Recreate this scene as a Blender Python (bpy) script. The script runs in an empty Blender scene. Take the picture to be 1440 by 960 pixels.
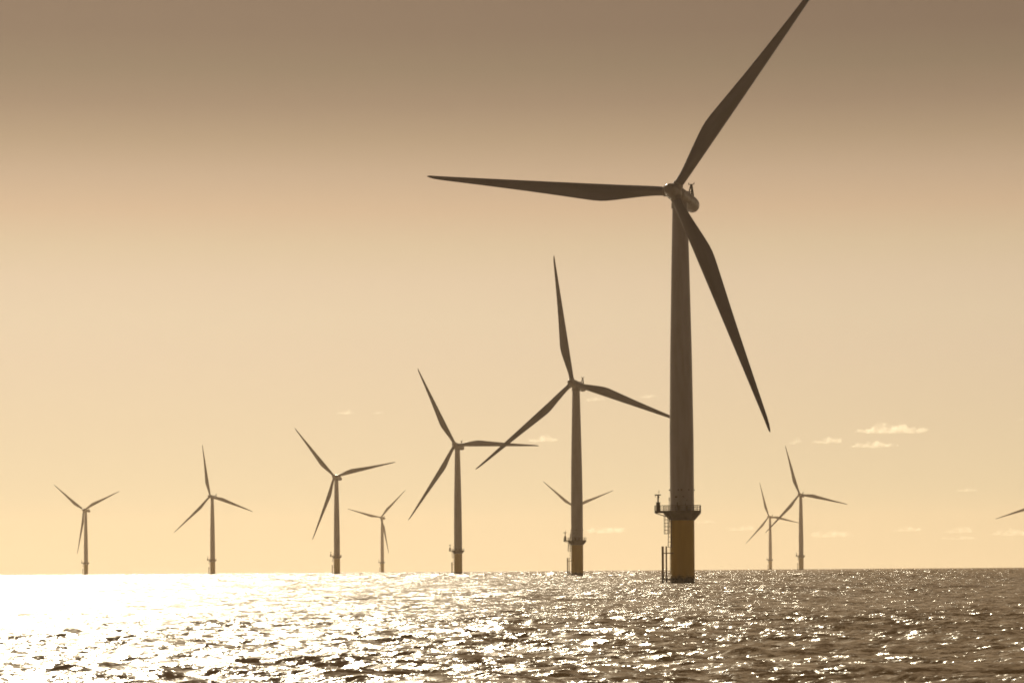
import bpy, bmesh, math, random
import numpy as np
from mathutils import Matrix, Vector, noise as mnoise
R = math.radians
random.seed(4); rng = np.random.default_rng(11)
scene = bpy.context.scene
col = scene.collection
EARTH = 6.371e6
CAM_H = 3.4
SUN_AZ = R(-13.5)      # from +Y, negative = left of the view
SUN_EL = R(28)

# ------------------------------------------------------------------ materials
def new_mat(name):
    m = bpy.data.materials.new(name); m.use_nodes = True
    nt = m.node_tree; nt.nodes.clear()
    out = nt.nodes.new('ShaderNodeOutputMaterial')
    return m, nt, out

def paint(name, c, rough=0.4, dirt=0.15, scale=0.6, band=None, metallic=0.0):
    m, nt, out = new_mat(name)
    N, L = nt.nodes, nt.links
    b = N.new('ShaderNodeBsdfPrincipled'); L.new(b.outputs[0], out.inputs[0])
    b.inputs['Roughness'].default_value = rough
    b.inputs['Metallic'].default_value = metallic
    tc = N.new('ShaderNodeTexCoord')
    mp = N.new('ShaderNodeMapping'); mp.inputs['Scale'].default_value = (scale*1.6, scale*1.6, scale*.22)
    L.new(tc.outputs['Object'], mp.inputs[0])
    nz = N.new('ShaderNodeTexNoise'); nz.inputs['Scale'].default_value = 1.0
    nz.inputs['Detail'].default_value = 6; nz.inputs['Roughness'].default_value = .62
    L.new(mp.outputs[0], nz.inputs['Vector'])
    r = N.new('ShaderNodeValToRGB')
    r.color_ramp.elements[0].position = .3; r.color_ramp.elements[1].position = .62
    r.color_ramp.elements[0].color = (c[0]*(1-dirt), c[1]*(1-dirt*1.15), c[2]*(1-dirt*1.4), 1)
    r.color_ramp.elements[1].color = (*c, 1)
    L.new(nz.outputs[0], r.inputs[0])
    last = r.outputs[0]
    if band:                                 # splash-zone growth below a height
        z0, z1, bc = band
        sp = N.new('ShaderNodeSeparateXYZ'); L.new(tc.outputs['Object'], sp.inputs[0])
        ad = N.new('ShaderNodeMath'); ad.operation = 'MULTIPLY_ADD'
        L.new(nz.outputs[0], ad.inputs[0]); ad.inputs[1].default_value = 1.6; L.new(sp.outputs[2], ad.inputs[2])
        mr = N.new('ShaderNodeMapRange'); L.new(ad.outputs[0], mr.inputs[0])
        mr.inputs[1].default_value = z0+.8; mr.inputs[2].default_value = z1+.8
        mr.inputs[3].default_value = 1; mr.inputs[4].default_value = 0
        mx = N.new('ShaderNodeMix'); mx.data_type = 'RGBA'
        L.new(mr.outputs[0], mx.inputs[0]); L.new(last, mx.inputs[6]); mx.inputs[7].default_value = (*bc, 1)
        last = mx.outputs[2]
    L.new(last, b.inputs['Base Color'])
    return m

M_tower = paint('tower_paint', (.40, .375, .41), .38, .2)
M_blade = paint('blade_paint', (.20, .18, .205), .33, .18, .3)
M_nac = paint('nacelle_paint', (.31, .28, .295), .33, .25, .9)
M_yellow = paint('yellow_paint', (.50, .32, .025), .5, .14, .5, band=(1.0, 1.8, (.05, .04, .025)))
M_pipe = paint('fender_paint', (.20, .11, .03), .55, .35, .8, band=(1.4, 2.6, (.05, .04, .03)))
M_steel = paint('platform_steel', (.16, .135, .11), .55, .35, 1.2)
M_rail = paint('railing_steel', (.20, .16, .12), .5, .3, 2)
M_dark = paint('dark_fitting', (.05, .045, .04), .5, .2, 2)

# ------------------------------------------------------------------ mesh tools
def obj(name, bm, mat, parent=None, smooth=True, angle=None):
    me = bpy.data.meshes.new(name); bm.normal_update(); bm.to_mesh(me); bm.free()
    me.materials.append(mat)
    for p in me.polygons: p.use_smooth = smooth
    if smooth and angle:
        me.set_sharp_from_angle(angle=R(angle))
    o = bpy.data.objects.new(name, me); col.objects.link(o)
    if parent: o.parent = parent
    return o

def lathe(bm, prof, seg=48, M=Matrix()):
    """prof: (radius, z) along local Z"""
    rings = []
    for r, z in prof:
        if r < 1e-5:
            rings.append([bm.verts.new(M @ Vector((0, 0, z)))])
        else:
            rings.append([bm.verts.new(M @ Vector((r*math.cos(2*math.pi*i/seg), r*math.sin(2*math.pi*i/seg), z))) for i in range(seg)])
    for a, b in zip(rings, rings[1:]):
        for i in range(seg):
            j = (i+1) % seg
            if len(a) == 1: bm.faces.new((a[0], b[j], b[i]))
            elif len(b) == 1: bm.faces.new((a[i], a[j], b[0]))
            else: bm.faces.new((a[i], a[j], b[j], b[i]))

def tube(bm, a, b, r, seg=8):
    a, b = Vector(a), Vector(b); d = b-a; L = d.length
    q = d.to_track_quat('Z', 'Y').to_matrix().to_4x4(); q.translation = a
    lathe(bm, [(0, 0), (r, 0), (r, L), (0, L)], seg, q)

def box(bm, c, s, M=Matrix(), bev=0):
    r = bmesh.ops.create_cube(bm, size=1)
    vs = r['verts']
    for v in vs: v.co = M @ Vector((c[0]+v.co.x*s[0], c[1]+v.co.y*s[1], c[2]+v.co.z*s[2]))
    if bev:
        es = {e for v in vs for e in v.link_edges}
        bmesh.ops.bevel(bm, geom=list(es), offset=bev, segments=2, affect='EDGES')

# ------------------------------------------------------------------ one turbine
H = 80.0; TILT = R(6); OVER = 4.4; BL = 55.1
DECK = 15.0

root0 = bpy.data.objects.new('wind_turbine', None); col.objects.link(root0)
root0.empty_display_size = 5

# transition piece: yellow tube with flange rings
bm = bmesh.new()
lathe(bm, [(2.46, -6), (2.5, -6), (2.5, 1.55), (2.54, 1.58), (2.54, 1.75), (2.5, 1.78), (2.5, 12.9), (2.55, 12.95), (2.55, 13.1), (2.48, 13.1)], 64)
tp = obj('transition_piece', bm, M_yellow, root0, angle=40)

# boat landing (two fender pipes), ladders, safety cage under the deck on the left
A = R(21)
e = Vector((-math.cos(A), -math.sin(A), 0)); t = Vector((math.sin(A), -math.cos(A), 0))
def P(rad, lat, z): return tuple(e*rad + t*lat + Vector((0, 0, z)))
for lat, rr in ((.9, .16), (-.9, .235)):
    bm = bmesh.new()
    tube(bm, P(4.05, lat, -4), P(4.05, lat, 7.75), rr, 14)
    for z in (.9, 6.35):
        tube(bm, P(4.05, lat, z), P(2.25, lat*.7, z), .11, 10)
    obj('fender_pipe', bm, M_pipe, tp, angle=40)
bm = bmesh.new()
def lad(k, z):                # k = 0 outer stile, 1 inner stile
    f = (z-7.4)/6.4
    return P((3.38-.2*f, 2.58-.03*f)[k], .35-.12*k, z)
for k in (0, 1): tube(bm, lad(k, 7.5), lad(k, 14.0), .08, 6)
z = 7.6
while z < 13.9:
    tube(bm, lad(0, z), lad(1, z), .06, 6); z += 1.05
tube(bm, P(2.95, .3, -2), P(2.95, .3, 7.6), .035, 6)
tube(bm, P(2.72, .25, -2), P(2.72, .25, 8.2), .035, 6)
z = -1
while z < 7.4:
    tube(bm, P(2.95, .3, z), P(2.72, .25, z), .02, 6); z += .45
for z in (3.0, 7.9): tube(bm, P(2.95, .3, z), P(2.45, .2, z), .045, 6)
obj('ladder', bm, M_rail, tp, angle=40)
bm = bmesh.new()
CZ = [10.35+.72*k for k in range(6)]
def cg(i, z): 
    a = math.pi*i/6
    return P(3.25+1.0*math.sin(a), .35+.5*math.cos(a), z)
for z in CZ:
    for i in range(6): tube(bm, cg(i, z), cg(i+1, z), .055, 5)
for i in (0, 2, 3, 4, 6): tube(bm, cg(i, 10.3), cg(i, 14.5), .05, 5)
obj('safety_cage', bm, M_rail, tp, angle=40)

# tower
def trad(z): return float(np.interp(z, [15, 30, 46.7, 65, 78], [2.48, 2.48, 2.27, 1.88, 1.56]))
bm = bmesh.new()
prof = [(2.3, 14.0)]
flanges = (19.6, 40.3, 59.5)
zs = sorted([15.0, H-2.2] + [z for z in np.linspace(16, 77, 28)])
for z in zs:
    prof.append((trad(z), z))
prof.append((1.45, H-2.1))
lathe(bm, prof, 96)
tower = obj('tower', bm, M_tower, root0, angle=40)
for z in flanges:
    bm = bmesh.new()
    r = trad(z)
    lathe(bm, [(r-.02, z-.07), (r+.022, z-.06), (r+.022, z+.06), (r-.02, z+.07)], 64)
    obj('flange', bm, M_tower, tower, angle=40)
for a in (0, 180, 250, 300):     # small lugs beside the lowest joint
    bm = bmesh.new()
    q = Matrix.Rotation(R(a), 4, 'Z')
    box(bm, (trad(19.4)+.08, 0, 19.35), (.22, .16, .22), q, .02)
    obj('lifting_lug', bm, M_dark, tower, smooth=False)
# door with frame, facing the viewer's right of centre, oval hatch and vents
qd = Matrix.Rotation(R(-92), 4, 'Z')
bm = bmesh.new()
box(bm, (trad(16.3)+.02, 0, 16.25), (.16, 1.05, 2.2), qd, .03)
d = obj('door', bm, M_tower, tower, smooth=False)
for (ang, z, w, h) in ((-96, 19.35, .34, .34), (-122, 17.9, .55, .35), (-88, 17.95, .5, .22), (-78, 16.4, .2, .5), (-116, 16.3, .22, 1.2), (-70, 17.2, .18, .3)):
    q = Matrix.Rotation(R(ang), 4, 'Z'); bm = bmesh.new()
    box(bm, (trad(z)+.03, 0, z), (.12, w*.8, h*.8), q, .02)
    obj('vent', bm, M_steel, tower, smooth=False)

# platform: conical gusset skirt + octagonal deck + cantilever to the left
bm = bmesh.new()
lathe(bm, [(2.5, 13.15), (2.6, 13.15), (3.8, 14.55), (3.8, 14.62), (2.5, 14.62)], 16)
for k in range(16):
    q = Matrix.Rotation(2*math.pi*k/16, 4, 'Z')
    vs = [bm.verts.new(q @ Vector(p)) for p in ((2.58, -.04, 13.05), (3.92, -.04, 14.6), (2.58, -.04, 14.6), (2.58, .04, 13.05), (3.92, .04, 14.6), (2.58, .04, 14.6))]
    for f in ((0, 1, 2), (5, 4, 3), (0, 3, 4, 1), (1, 4, 5, 2), (2, 5, 3, 0)): bm.faces.new([vs[i] for i in f])
platform = obj('platform', bm, M_steel, root0, smooth=False)
bm = bmesh.new()
q8 = Matrix.Rotation(R(22.5), 4, 'Z')
lathe(bm, [(2.56, 14.63), (4.12, 14.63), (4.12, 14.93), (2.56, 14.93)], 8, q8)
ca, sa = math.cos(R(-8)), 0
box(bm, (-4.55, -.5, 14.775), (2.3, 2.5, .29))
for y in (-1.5, .5):
    tube(bm, (-5.5, y, 14.6), (-2.4, y*.6, 13.6), .07, 6)
obj('deck', bm, M_steel, platform, smooth=False)
# railing round deck
corners = []
for k in range(8):
    a = R(22.5+45*k); corners.append(Vector((4.05*math.cos(a), 4.05*math.sin(a), 0)))
ext = [Vector((-3.75, .68, 0)), Vector((-5.62, .68, 0)), Vector((-5.62, -1.68, 0)), Vector((-3.6, -1.68, 0))]
loop = [corners[i] for i in (0, 1, 2, 3)] + ext + [corners[i] for i in (5, 6, 7)] + [corners[0]]
bm = bmesh.new()
for a, b in zip(loop, loop[1:]):
    n = max(1, round((b-a).length/1.05))
    for zz, rr in ((1.22, .055), (.82, .036), (.45, .036)):
        tube(bm, a+Vector((0, 0, 14.93+zz)), b+Vector((0, 0, 14.93+zz)), rr, 6)
    m = (a+b)/2; dd = b-a
    q = Matrix.Translation((m.x, m.y, 0)) @ Matrix.Rotation(math.atan2(dd.y, dd.x), 4, 'Z')
    box(bm, (0, 0, 15.02), (dd.length, .02, .16), q)
    for i in range(n):
        p = a.lerp(b, i/n)
        tube(bm, p+Vector((0, 0, 14.7)), p+Vector((0, 0, 16.16)), .055, 6)
obj('railing', bm, M_rail, platform, angle=40)
# davit crane with cabinet at the far left of deck
bm = bmesh.new()
box(bm, (-5.0, -.9, 15.85), (.8, .8, 1.8), bev=.05)
box(bm, (-5.0, -.9, 16.8), (.95, .95, .1), bev=.02)
crane = obj('davit_crane', bm, M_steel, platform, smooth=False)
bm = bmesh.new()
tube(bm, (-5.0, -.9, 16.8), (-5.0, -.9, 18.25), .16, 10)
tube(bm, (-5.0, -.9, 17.2), (-4.75, -.9, 18.1), .06, 8)
box(bm, (-5.05, -.9, 18.35), (1.25, .35, .24), bev=.04)
tube(bm, (-5.55, -.9, 18.35), (-5.55, -.9, 17.9), .05, 6)
tube(bm, (-4.85, -.9, 18.4), (-4.8, -.9, 19.35), .035, 6)
tube(bm, (-5.1, -.9, 18.95), (-4.6, -.9, 18.95), .025, 6)
obj('crane_arm', bm, M_dark, platform, smooth=False)
bm = bmesh.new()
tube(bm, (-2.75, -1.9, 14.9), (-2.75, -1.9, 17.8), .05, 6)
tube(bm, (-2.75, -1.9, 17.1), (-2.75, -1.9, 17.75), .09, 8)
obj('antenna', bm, M_dark, platform, smooth=False)
for (x, y) in ((-.9, -3.3), (.75, -3.4)):
    bm = bmesh.new(); box(bm, (x, y, 15.5), (.5, .35, 1.1), bev=.03)
    obj('switch_cabinet', bm, M_steel, platform, smooth=False)

# nacelle: local frame, rotor axis towards -Y
NX = Matrix.Rotation(R(90), 4, 'X')     # local Z -> -Y
bm = bmesh.new()
prof = [(0, -9.6), (.6, -9.58), (1.1, -9.4), (1.42, -9.0), (1.6, -8.3), (1.7, -7.3), (1.72, -3.5), (1.72, -1.0), (1.76, 1.2), (1.76, 2.2), (1.7, 2.75), (1.5, 2.95), (0, 2.95)]
lathe(bm, prof, 48, NX)
nac = obj('nacelle', bm, M_nac, root0, angle=50)
for s_ in (-5.4, -2.4, .6):                # casing seams
    bm = bmesh.new()
    lathe(bm, [(1.66, s_-.05), (1.755, s_-.05), (1.755, s_+.05), (1.66, s_+.05)], 48, NX)
    obj('casing_seam', bm, M_nac, nac, angle=40)
bm = bmesh.new()                        # roof hood
box(bm, (0, 4.4, 1.68), (1.3, 2.2, .45), bev=.1)
obj('roof_hood', bm, M_nac, nac, smooth=False)
bm = bmesh.new()
for x, y in ((-.35, 7.2), (.35, 7.2), (0, 8.1)): tube(bm, (x*2.0, y, 1.2), (x*.25, 7.5, 4.25), .15, 6)
for k in (.35, .65): 
    for (x, y) in ((-.35, 7.2),): 
        zz = 1.7+2.65*k; w = .56*(1-k)+.1*k
        tube(bm, (-w, 7.2+.3*k, zz), (w, 7.2+.3*k, zz), .07, 6)
        tube(bm, (-w, 7.2+.3*k, zz), (0, 8.1-.6*k, zz), .07, 6); tube(bm, (w, 7.2+.3*k, zz), (0, 8.1-.6*k, zz), .07, 6)
tube(bm, (-.62, 7.5, 4.25), (.62, 7.5, 4.25), .08, 6)
for x in (-.58, .58): tube(bm, (x, 7.5, 4.3), (x, 7.5, 4.62), .09, 8)
obj('wind_mast', bm, M_dark, nac, smooth=False)

# yaw bearing skirt under the nacelle
bm = bmesh.new()
lathe(bm, [(1.5, -2.6), (1.66, -2.6), (1.72, -2.3), (1.72, -1.5), (1.5, -1.4)], 48)
yaw = obj('yaw_bearing', bm, M_nac, nac, angle=40)

# hub / spinner
bm = bmesh.new()
lathe(bm, [(0, 3.05), (1.45, 3.05), (1.6, 3.2), (1.68, 3.7), (1.68, 4.4), (1.6, 5.1), (1.42, 5.9), (1.2, 6.7), (1.02, 7.3), (.88, 7.5), (.6, 7.56), (0, 7.56)], 48, NX)
hub = obj('hub', bm, M_nac, root0, angle=50)
# blade, along +Z, leading edge +X, hub centre at origin
bm = bmesh.new()
tab = [(0.025, 1.9, 1.0), (.045, 1.9, 1.0), (.07, 1.98, .93), (.1, 2.2, .78), (.14, 2.6, .58), (.18, 3.0, .45), (.22, 3.38, .37), (.255, 3.66, .32), (.28, 3.74, .29),
       (.31, 3.68, .27), (.36, 3.42, .25), (.42, 3.1, .235), (.5, 2.68, .22), (.58, 2.3, .2), (.66, 1.95, .19), (.74, 1.62, .18), (.82, 1.3, .17), (.89, 1.03, .165), (.94, .84, .16), (.97, .68, .16), (.99, .46, .16), (.998, .22, .16), (1.0, .05, .2)]
SEG = 36
rings = []
for fr, ch, th in tab:
    z = fr*BL
    le = .95*(1-fr)+.18*fr
    if fr > .95: le = .95*(.05)+.18*fr-.0*ch; le = min(le, ch*.6)
    tw = R(14)*max(0, (1-fr))**2.2 if fr > .12 else R(14)*(1-.12)**2.2*(fr/.12)
    tw += R(2)
    circ = 1.0 if fr < .05 else max(0, 1-(fr-.05)/.16)
    ring = []
    for i in range(SEG):
        a = 2*math.pi*i/SEG
        xc = .5*(1+math.cos(a))              # 1 = trailing edge, 0 = leading
        yt = 5*th*(.2969*math.sqrt(max(xc, 0))-.126*xc-.3516*xc**2+.2843*xc**3-.1036*xc**4)
        sgn = 1 if math.sin(a) >= 0 else -1
        cam = .03*4*xc*(1-xc)*(1-circ)
        ax, ay = le-xc*ch, (sgn*yt+cam)*ch
        cx, cy = -.5*ch*math.cos(a) + (le-.5*ch), .5*ch*math.sin(a)
        x = ax*(1-circ)+cx*circ; y = ay*(1-circ)+cy*circ
        c_, s_ = math.cos(tw), math.sin(tw)
        X = x*c_ - y*s_; Y = x*s_ + y*c_
        ring.append(bm.verts.new((X, -(0.0+.9*fr**2.2) + Y, z)))
    rings.append(ring)
for a, b in zip(rings, rings[1:]):
    for i in range(SEG):
        j = (i+1) % SEG; bm.faces.new((a[i], a[j], b[j], b[i]))
bm.faces.new(rings[0][::-1]); bm.faces.new(rings[-1])
bmesh.ops.recalc_face_normals(bm, faces=bm.faces)
blade_me_obj = obj('blade', bm, M_blade, root0, angle=60)
bm = bmesh.new()
lathe(bm, [(.9, 1.2), (1.12, 1.2), (1.12, 1.98), (1.04, 2.06), (.9, 2.06)], 40)
collar0 = obj('blade_collar', bm, M_nac, blade_me_obj, angle=40)
blades0 = [blade_me_obj]
for k in range(2):
    b = blade_me_obj.copy(); col.objects.link(b); b.parent = root0
    c = collar0.copy(); col.objects.link(c); c.parent = b
    blades0.append(b)

def children(o): return [c for c in col.objects if c.parent == o]
def copy_tree(o, parent=None):
    c = o.copy(); col.objects.link(c); c.parent = parent
    for ch in children(o): copy_tree(ch, c)
    return c

def pose(root, X, d, psi, ph):
    root.location = (X, d, -(X*X+d*d)/2/EARTH)
    NM = Matrix.Translation((0, 0, H)) @ Matrix.Rotation(-psi, 4, 'Z') @ Matrix.Rotation(-TILT, 4, 'X')
    k = 0
    for c in children(root):
        n = c.name.split('.')[0]
        if n in ('nacelle', 'hub'):
            c.matrix_local = NM
        elif n == 'blade':
            th = ph+k*2*math.pi/3; k += 1
            c.matrix_local = NM @ Matrix.Translation((0, -OVER, 0)) @ Matrix.Rotation(math.pi/2-th, 4, 'Y')

spots = [  # X, d, yaw, phase, label
 (34.9, 588, 21.3, 173.6, 'nearest and tallest wind turbine, yellow base, top blade cut off by the photo edge'),
 (26.59, 1189, 22.36, 100.13, 'second largest wind turbine, its right blade tip passing behind the nearest tower'),
 (-34.48, 1769, 18.62, 118.06, 'third largest wind turbine, right blade level and crossing the blade of a larger turbine'),
 (-146.0, 2351, 18.4, 131.5, 'mid-distance wind turbine left of the small one, with a blade rising gently to the right'),
 (-310.1, 2931, 25.4, 102.2, 'wind turbine second from the left edge, one blade almost straight up'),
 (-529.5, 3522, 22.9, 143.9, 'leftmost wind turbine, standing in the white glare with its blades in a Y'),
 (-191.9, 4157, 21.6, 165.9, 'small far wind turbine between two larger ones, left blade nearly level'),
 (79.2, 3588, 20.9, 142.0, 'far wind turbine hidden behind the second largest tower, only two blades showing either side'),
 (389.1, 4311, 30.6, 108.2, 'smallest wind turbine right of the nearest tower, overlapped by the blade of its neighbour'),
 (306.2, 3029, 24.2, 107.8, 'wind turbine right of the nearest one, its lower left blade crossing the smaller turbine'),
 (663.0, 3600, 22.0, 79.0, 'wind turbine cut off by the right edge of the photo, only a blade showing'),
]
GR = 'offshore wind turbines standing in the sea'
roots = [root0] + [copy_tree(root0) for _ in spots[1:]]
for rt, (X, d, psi, ph, lab) in zip(roots, spots):
    rt['label'] = lab; rt['category'] = 'wind turbine'; rt['group'] = GR
    pose(rt, X, d, R(psi), R(ph))

# ------------------------------------------------------------------ the sea
def sea():
    # radial rows (fine where the photograph looks), columns dense in a wedge round +Y
    r = [0.0]; rr = 2.0
    while rr < 45: r.append(rr); rr *= 1.02
    while rr < 7400: r.append(rr); rr *= 1.0021
    r.append(7500); r = np.array(r)
    fine = np.radians(np.arange(-12, 12.001, .034))
    side = [12.0]; st = .06
    while side[-1]+st < 180: side.append(side[-1]+st); st = min(st*1.06, 3.0)
    side = np.radians(np.array(side[1:]))
    th = np.concatenate([-side[::-1], fine, side])
    nr, nt = len(r), len(th)
    dth = np.gradient(th)
    dr = np.gradient(r)
    RR, TH = np.meshgrid(r, th, indexing='ij')
    RR = RR.astype(np.float32); TH = TH.astype(np.float32); dr = dr.astype(np.float32); dth = dth.astype(np.float32)
    X = RR*np.sin(TH); Y = RR*np.cos(TH)
    sp_r = np.broadcast_to(dr[:, None], RR.shape)
    sp_t = RR*dth[None, :]
    Z = np.zeros_like(X); DX = np.zeros_like(X); DY = np.zeros_like(X)
    n = 100
    lam = np.exp(rng.uniform(math.log(.7), math.log(22), n))
    wind = R(66)     # direction the sea runs (from +X axis)
    ang = wind + rng.normal(0, R(34), n)
    phs = rng.uniform(0, 2*math.pi, n)
    # gusts: slowly varying energy
    G = 1+.5*np.sin(X*.021+Y*.008+1)*np.sin(Y*.013-X*.006)+.2*np.sin(X*.05-Y*.031)
    for l, a, p in zip(lam, ang, phs):
        k = 2*math.pi/l
        kx, ky = math.cos(a), math.sin(a)
        s = .0145 if l > 3 else .027
        if l > 7: s *= .62
        A_ = s/k
        # fade where the mesh cannot carry the wave; far away keep what radial rows can carry
        ar = np.abs(ky)*.9+.1; at = np.abs(kx)*.9+.1
        eff = np.maximum(sp_r*ar, sp_t*at)
        w = np.clip((l/eff-2.1)/1.8, 0, 1)
        if l > 6: w = w*(1+3.0*np.clip((RR-350)/900, 0, 1))
        ph_ = k*(kx*X+ky*Y)+p
        c, s_ = np.cos(ph_), np.sin(ph_)
        Z += w*A_*c*G
        DX -= .8*w*A_*s_*kx*G; DY -= .8*w*A_*s_*ky*G
    X2 = X+DX; Y2 = Y+DY
    Z = Z - (X2**2+Y2**2)/2/EARTH
    V = np.stack([X2, Y2, Z], -1).reshape(-1, 3).astype(np.float32)
    # quads; wrap column
    i = np.arange(nr-1)[:, None]*nt; j = np.arange(nt-1)[None, :]
    a = i+j
    Q = np.stack([a, a+nt, a+nt+1, a+1], -1).reshape(-1, 4)
    iw = np.arange(nr-1)*nt
    Qw = np.stack([iw+nt-1, iw+nt-1+nt, iw+nt, iw], -1)
    Q = np.concatenate([Q, Qw]).astype(np.int32)
    me = bpy.data.meshes.new('water')
    me.vertices.add(len(V)); me.vertices.foreach_set('co', V.ravel())
    me.loops.add(Q.size); me.loops.foreach_set('vertex_index', Q.ravel()[::1])
    me.polygons.add(len(Q)); me.polygons.foreach_set('loop_start', np.arange(len(Q), dtype=np.int32)*4)
    me.polygons.foreach_set('use_smooth', np.ones(len(Q), dtype=bool))
    me.update(calc_edges=True)
    o = bpy.data.objects.new('water', me); col.objects.link(o)
    o['kind'] = 'structure'
    if me.polygons[len(Q)//2].normal.z < 0: me.flip_normals()
    return o

def water_mat():
    m, nt, out = new_mat('sea_water')
    N, L = nt.nodes, nt.links
    b = N.new('ShaderNodeBsdfPrincipled'); L.new(b.outputs[0], out.inputs[0])
    b.inputs['Base Color'].default_value = (.15, .115, .08, 1)
    b.inputs['Roughness'].default_value = WATER_ROUGH
    b.inputs['IOR'].default_value = 1.333
    geo = N.new('ShaderNodeNewGeometry')
    acc = geo.outputs['Normal']
    for sc, amp, det, ofs in WATER_N:
        mp = N.new('ShaderNodeMapping'); mp.inputs['Location'].default_value = (ofs, ofs*.7, 0)
        mp.inputs['Rotation'].default_value = (0, 0, R(-18))
        mp.inputs['Scale'].default_value = (.55, 1.0, 0)
        L.new(geo.outputs['Position'], mp.inputs[0])
        nz = N.new('ShaderNodeTexNoise'); nz.inputs['Scale'].default_value = sc
        nz.inputs['Detail'].default_value = det; nz.inputs['Roughness'].default_value = .6
        L.new(mp.outputs[0], nz.inputs['Vector'])
        sb = N.new('ShaderNodeVectorMath'); sb.operation = 'SUBTRACT'
        L.new(nz.outputs['Color'], sb.inputs[0]); sb.inputs[1].default_value = (.5, .5, .5)
        ml = N.new('ShaderNodeVectorMath'); ml.operation = 'MULTIPLY'
        L.new(sb.outputs[0], ml.inputs[0]); ml.inputs[1].default_value = (amp*.8, amp, 0)
        ad = N.new('ShaderNodeVectorMath'); ad.operation = 'ADD'
        L.new(acc, ad.inputs[0]); L.new(ml.outputs[0], ad.inputs[1])
        acc = ad.outputs[0]
    nm = N.new('ShaderNodeVectorMath'); nm.operation = 'NORMALIZE'; L.new(acc, nm.inputs[0])
    L.new(nm.outputs[0], b.inputs['Normal'])
    tr = N.new('ShaderNodeBsdfTranslucent'); tr.inputs[0].default_value = (.42, .30, .19, 1)   # light through the thin turbid crests
    L.new(nm.outputs[0], tr.inputs['Normal'])
    mx = N.new('ShaderNodeMixShader'); mx.inputs[0].default_value = .24
    L.new(b.outputs[0], mx.inputs[1]); L.new(tr.outputs[0], mx.inputs[2]); L.new(mx.outputs[0], out.inputs[0])
    return m
WATER_ROUGH = .245
WATER_N = [(.025, .45, 3, 9.0), (.12, .85, 2, 5.0), (.5, 1.3, 2, 3.0), (1.5, 2.05, 2, 11.0), (4.0, 2.1, 2, 29.0), (12.0, 1.8, 2, 41.0)]
w = sea(); w.data.materials.append(water_mat())

# ------------------------------------------------------------------ haze
HAZE = 4.6e-5
bm = bmesh.new()
box(bm, (0, 0, 68), (15400, 15400, 148))
m, nt, out = new_mat('sea_haze')
v = nt.nodes.new('ShaderNodeVolumePrincipled')
v.inputs['Color'].default_value = (1, .80, .60, 1)
v.inputs['Density'].default_value = HAZE
v.inputs['Anisotropy'].default_value = .35
nt.links.new(v.outputs[0], out.inputs['Volume'])
hz = obj('haze', bm, m, None, smooth=False); hz['kind'] = 'stuff'
hz['label'] = 'thin warm sea haze over the water'; hz['category'] = 'haze'
hz.visible_shadow = True

# ------------------------------------------------------------------ clouds
def cloud_mat(dens):
    m, nt, out = new_mat('cloud_vapour')
    N, L = nt.nodes, nt.links
    v = N.new('ShaderNodeVolumePrincipled')
    v.inputs['Color'].default_value = (1, .96, .88, 1)
    v.inputs['Anisotropy'].default_value = .3
    tc = N.new('ShaderNodeTexCoord')
    nz = N.new('ShaderNodeTexNoise'); nz.inputs['Scale'].default_value = .009
    nz.inputs['Detail'].default_value = 4; L.new(tc.outputs['Object'], nz.inputs['Vector'])
    mr = N.new('ShaderNodeMapRange'); L.new(nz.outputs[0], mr.inputs[0])
    mr.inputs[1].default_value = .46; mr.inputs[2].default_value = .70
    mr.inputs[3].default_value = 0; mr.inputs[4].default_value = dens
    L.new(mr.outputs[0], v.inputs['Density'])
    L.new(v.outputs[0], out.inputs['Volume'])
    return m
CM = {}
YH = 803.0
def cloud(px, py, wpx, hpx, dens, label, seed):
    el = (YH-py-.5*hpx)/4000
    D = min(42000, 1500/el); s = D/4000
    rx, rz = wpx*s/2, hpx*s/2
    ry = rx*.6
    bm = bmesh.new(); bmesh.ops.create_icosphere(bm, subdivisions=5, radius=1)
    for v in bm.verts:
        p = v.co.copy()
        q = Vector((p.x*rx/rz*.55, p.y, p.z))
        n = mnoise.fractal(q*1.25+Vector((seed*7.3, 0, 0)), 1, 2, 5)
        n2 = mnoise.noise(Vector((p.x*rx/rz*.35+seed*3.1, seed, 0)))
        r_ = 1+.85*n
        z = p.z*r_*(1+.9*n2)
        if p.z < 0: z *= .35
        v.co = Vector((p.x*(1+.2*n)*rx, p.y*(1+.2*n)*ry, (z+.15*n2)*rz*1.0))
    key = round(dens, 5)
    if key not in CM: CM[key] = cloud_mat(dens*.85)
    o = obj('cloud', bm, CM[key], None)
    o.location = ((px-720)*s, D, el*D+CAM_H)
    o['label'] = label; o['category'] = 'cloud'; o['group'] = 'small clouds low over the horizon'
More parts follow.
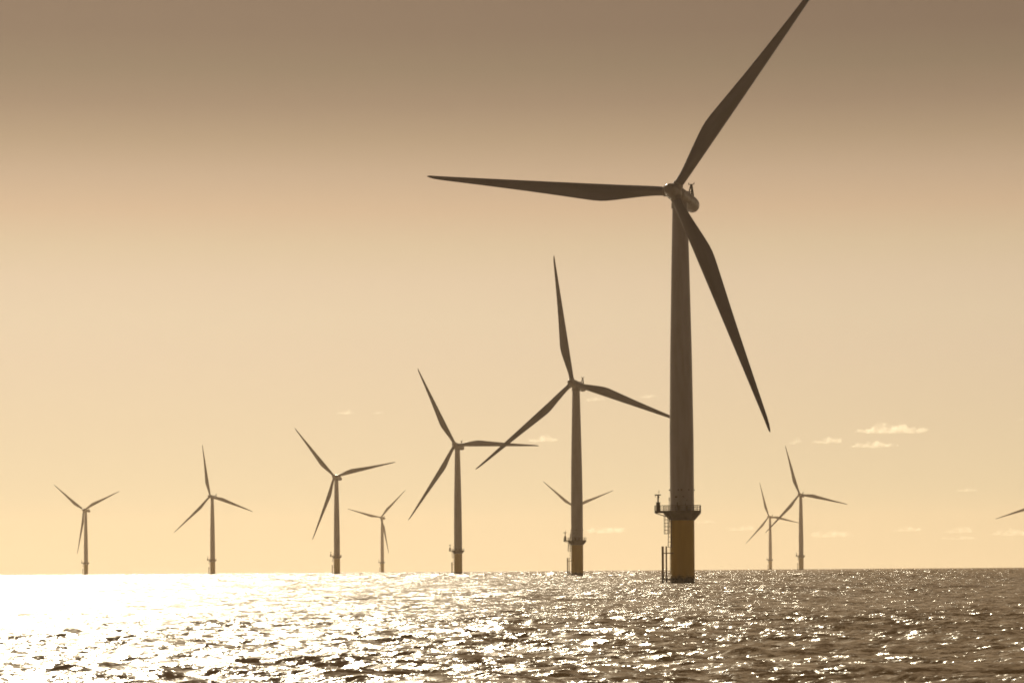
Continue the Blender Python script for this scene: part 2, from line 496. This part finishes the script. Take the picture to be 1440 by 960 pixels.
cl = [
 (1252, 607, 100, 15, .009, 'largest and brightest cloud, a flat puff high at the right'),
 (1161, 622, 42, 13, .008, 'small cloud left of the largest one'),
 (1228, 630, 64, 10, .008, 'thin cloud streak just below the largest cloud'),
 (1117, 623, 22, 12, .007, 'tiny cloud wisp beside a blade tip of the turbine right of the nearest tower'),
 (1357, 695, 30, 7, .006, 'small lone flat cloud midway between the largest cloud and the horizon at the right'),
 (1274, 749, 44, 9, .004, 'low cloud above the empty horizon, right of the turbine pair'),
 (1346, 750, 44, 12, .004, 'low humped cloud near the cut-off blade at the right edge'),
 (1168, 754, 66, 13, .004, 'low wide cloud just right of the turbine pair towers'),
 (1422, 754, 62, 12, .004, 'low cloud at the right edge beneath the cut-off blade'),
 (1348, 763, 50, 6, .003, 'faint lowest streak of cloud at the right'),
 (853, 746, 60, 12, .007, 'wide low cloud between the second largest and the nearest tower'),
 (760, 618, 44, 12, .009, 'faint cloud left of the second largest tower, beside crossing blades'),
 (836, 562, 30, 10, .011, 'small cloud under the right blade of the second largest turbine'),
 (911, 559, 26, 9, .013, 'small bright cloud left of the nearest tower'),
 (486, 579, 26, 9, .013, 'small cloud alone in the sky at the left'),
 (531, 580, 16, 7, .013, 'tiny faint cloud right of the lone left cloud'),
 (990, 737, 30, 7, .004, 'faint low cloud touching the right side of the nearest tower'),
 (1040, 746, 40, 10, .004, 'faint low cloud left of the smallest turbine'),
 (1435, 596, 14, 6, .006, 'tiny cloud at the right edge, level with the largest cloud'),
]
for i, c in enumerate(cl): cloud(*c, i+1)

# ------------------------------------------------------------------ sky and sun
world = bpy.data.worlds.new("World"); scene.world = world; world.use_nodes = True
nt = world.node_tree; nt.nodes.clear(); N, L = nt.nodes, nt.links
out = N.new('ShaderNodeOutputWorld')
sky = N.new('ShaderNodeTexSky'); sky.sky_type = 'NISHITA'; sky.sun_disc = False
sky.sun_elevation = SUN_EL; sky.sun_rotation = SUN_AZ
sky.dust_density = 3
bw = N.new('ShaderNodeRGBToBW'); L.new(sky.outputs[0], bw.inputs[0])
warm = N.new('ShaderNodeMix'); warm.data_type = 'RGBA'; warm.blend_type = 'MULTIPLY'; warm.inputs[0].default_value = 1
L.new(bw.outputs[0], warm.inputs[6]); warm.inputs[7].default_value = (1, .76, .47, 1)
bg1 = N.new('ShaderNodeBackground'); L.new(warm.outputs[2], bg1.inputs[0]); bg1.inputs[1].default_value = .002
tc = N.new('ShaderNodeTexCoord'); sp = N.new('ShaderNodeSeparateXYZ'); L.new(tc.outputs['Generated'], sp.inputs[0])
mr = N.new('ShaderNodeMapRange'); L.new(sp.outputs[2], mr.inputs[0])
mr.inputs[1].default_value = 0; mr.inputs[2].default_value = .25
ramp = N.new('ShaderNodeValToRGB'); L.new(mr.outputs[0], ramp.inputs[0])
def lin(c): return tuple(((x/255+.055)/1.055)**2.4 if x/255 > .04045 else x/255/12.92 for x in c)
stops = [(803, (248.1, 222.3, 176.5)), (750, (240.7, 217.2, 173.5)), (700, (234.6, 213.6, 172.9)), (600, (231.9, 209.0, 172.2)), (500, (229.7, 205.9, 173.0)), (450, (228.8, 206.0, 172.8)), (400, (225.7, 201.4, 169.3)), (350, (219.1, 194.6, 159.9)), (300, (212.0, 181.5, 148.3)), (250, (196.8, 169.1, 139.5)), (200, (176.4, 151.2, 122.4)), (150, (156.5, 132.6, 108.6)), (100, (141.4, 121.2, 98.3)), (50, (132.4, 110.7, 91.6)), (0, (129.6, 107.8, 90.0)), (-200, (118, 98, 81))]
el = ramp.color_ramp.elements
el[0].position = 0; el[1].position = 1
for k, (y, c) in enumerate(stops):
    z = math.sin(math.atan((803-y)/4000)); pos = z/.25
    e_ = el[0] if k == 0 else (el[-1] if k == len(stops)-1 else el.new(pos))
    e_.position = pos; e_.color = (*lin(c), 1)
# brighter towards the sun's azimuth
vm = N.new('ShaderNodeVectorMath'); vm.operation = 'MULTIPLY'; L.new(tc.outputs['Generated'], vm.inputs[0]); vm.inputs[1].default_value = (1, 1, 0)
vn = N.new('ShaderNodeVectorMath'); vn.operation = 'NORMALIZE'; L.new(vm.outputs[0], vn.inputs[0])
vd = N.new('ShaderNodeVectorMath'); vd.operation = 'DOT_PRODUCT'; L.new(vn.outputs[0], vd.inputs[0]); vd.inputs[1].default_value = (math.sin(SUN_AZ), math.cos(SUN_AZ), 0)
mr2 = N.new('ShaderNodeMapRange'); L.new(vd.outputs['Value'], mr2.inputs[0]); mr2.inputs[1].default_value = -1; mr2.inputs[2].default_value = 1
pw = N.new('ShaderNodeMath'); pw.operation = 'POWER'; L.new(mr2.outputs[0], pw.inputs[0]); pw.inputs[1].default_value = 3.6
ma = N.new('ShaderNodeMath'); ma.operation = 'MULTIPLY_ADD'; L.new(pw.outputs[0], ma.inputs[0]); ma.inputs[1].default_value = .55; ma.inputs[2].default_value = .225
bg2 = N.new('ShaderNodeBackground'); L.new(ramp.outputs[0], bg2.inputs[0]); L.new(ma.outputs[0], bg2.inputs[1])
add = N.new('ShaderNodeAddShader'); L.new(bg1.outputs[0], add.inputs[0]); L.new(bg2.outputs[0], add.inputs[1])
L.new(add.outputs[0], out.inputs[0])

sd = bpy.data.lights.new('sun', 'SUN'); sd.energy = 5; sd.angle = R(.53); sd.color = (1, .86, .62)
so = bpy.data.objects.new('sun', sd); col.objects.link(so)
sv = Vector((math.sin(SUN_AZ)*math.cos(SUN_EL), math.cos(SUN_AZ)*math.cos(SUN_EL), math.sin(SUN_EL)))
so.rotation_euler = sv.to_track_quat('Z', 'Y').to_euler(); so.location = sv*3000

# ------------------------------------------------------------------ camera
cd = bpy.data.cameras.new('camera'); cam = bpy.data.objects.new('camera', cd); col.objects.link(cam)
cd.sensor_width = 36; cd.lens = 36*4000/1440
cam.location = (0, 0, CAM_H)
cam.rotation_euler = (Matrix.Rotation(R(90), 4, 'X') @ Matrix.Rotation(R(-.42), 4, 'Z')).to_euler()
dip = math.sqrt(2*CAM_H/EARTH)
cd.shift_y = (802.9-480 - dip*4000)/1440
cd.shift_x = -2.4/1440
cd.clip_start = .5; cd.clip_end = 200000
scene.camera = cam

scene.view_settings.view_transform = 'Standard'
scene.view_settings.look = 'None'; scene.view_settings.exposure = .3; scene.view_settings.gamma = 1
scene.view_settings.use_curve_mapping = False
scene.cycles.volume_bounces = 2
scene.cycles.max_bounces = 6
scene.cycles.filter_width = 1.8
scene.cycles.sample_clamp_indirect = 6
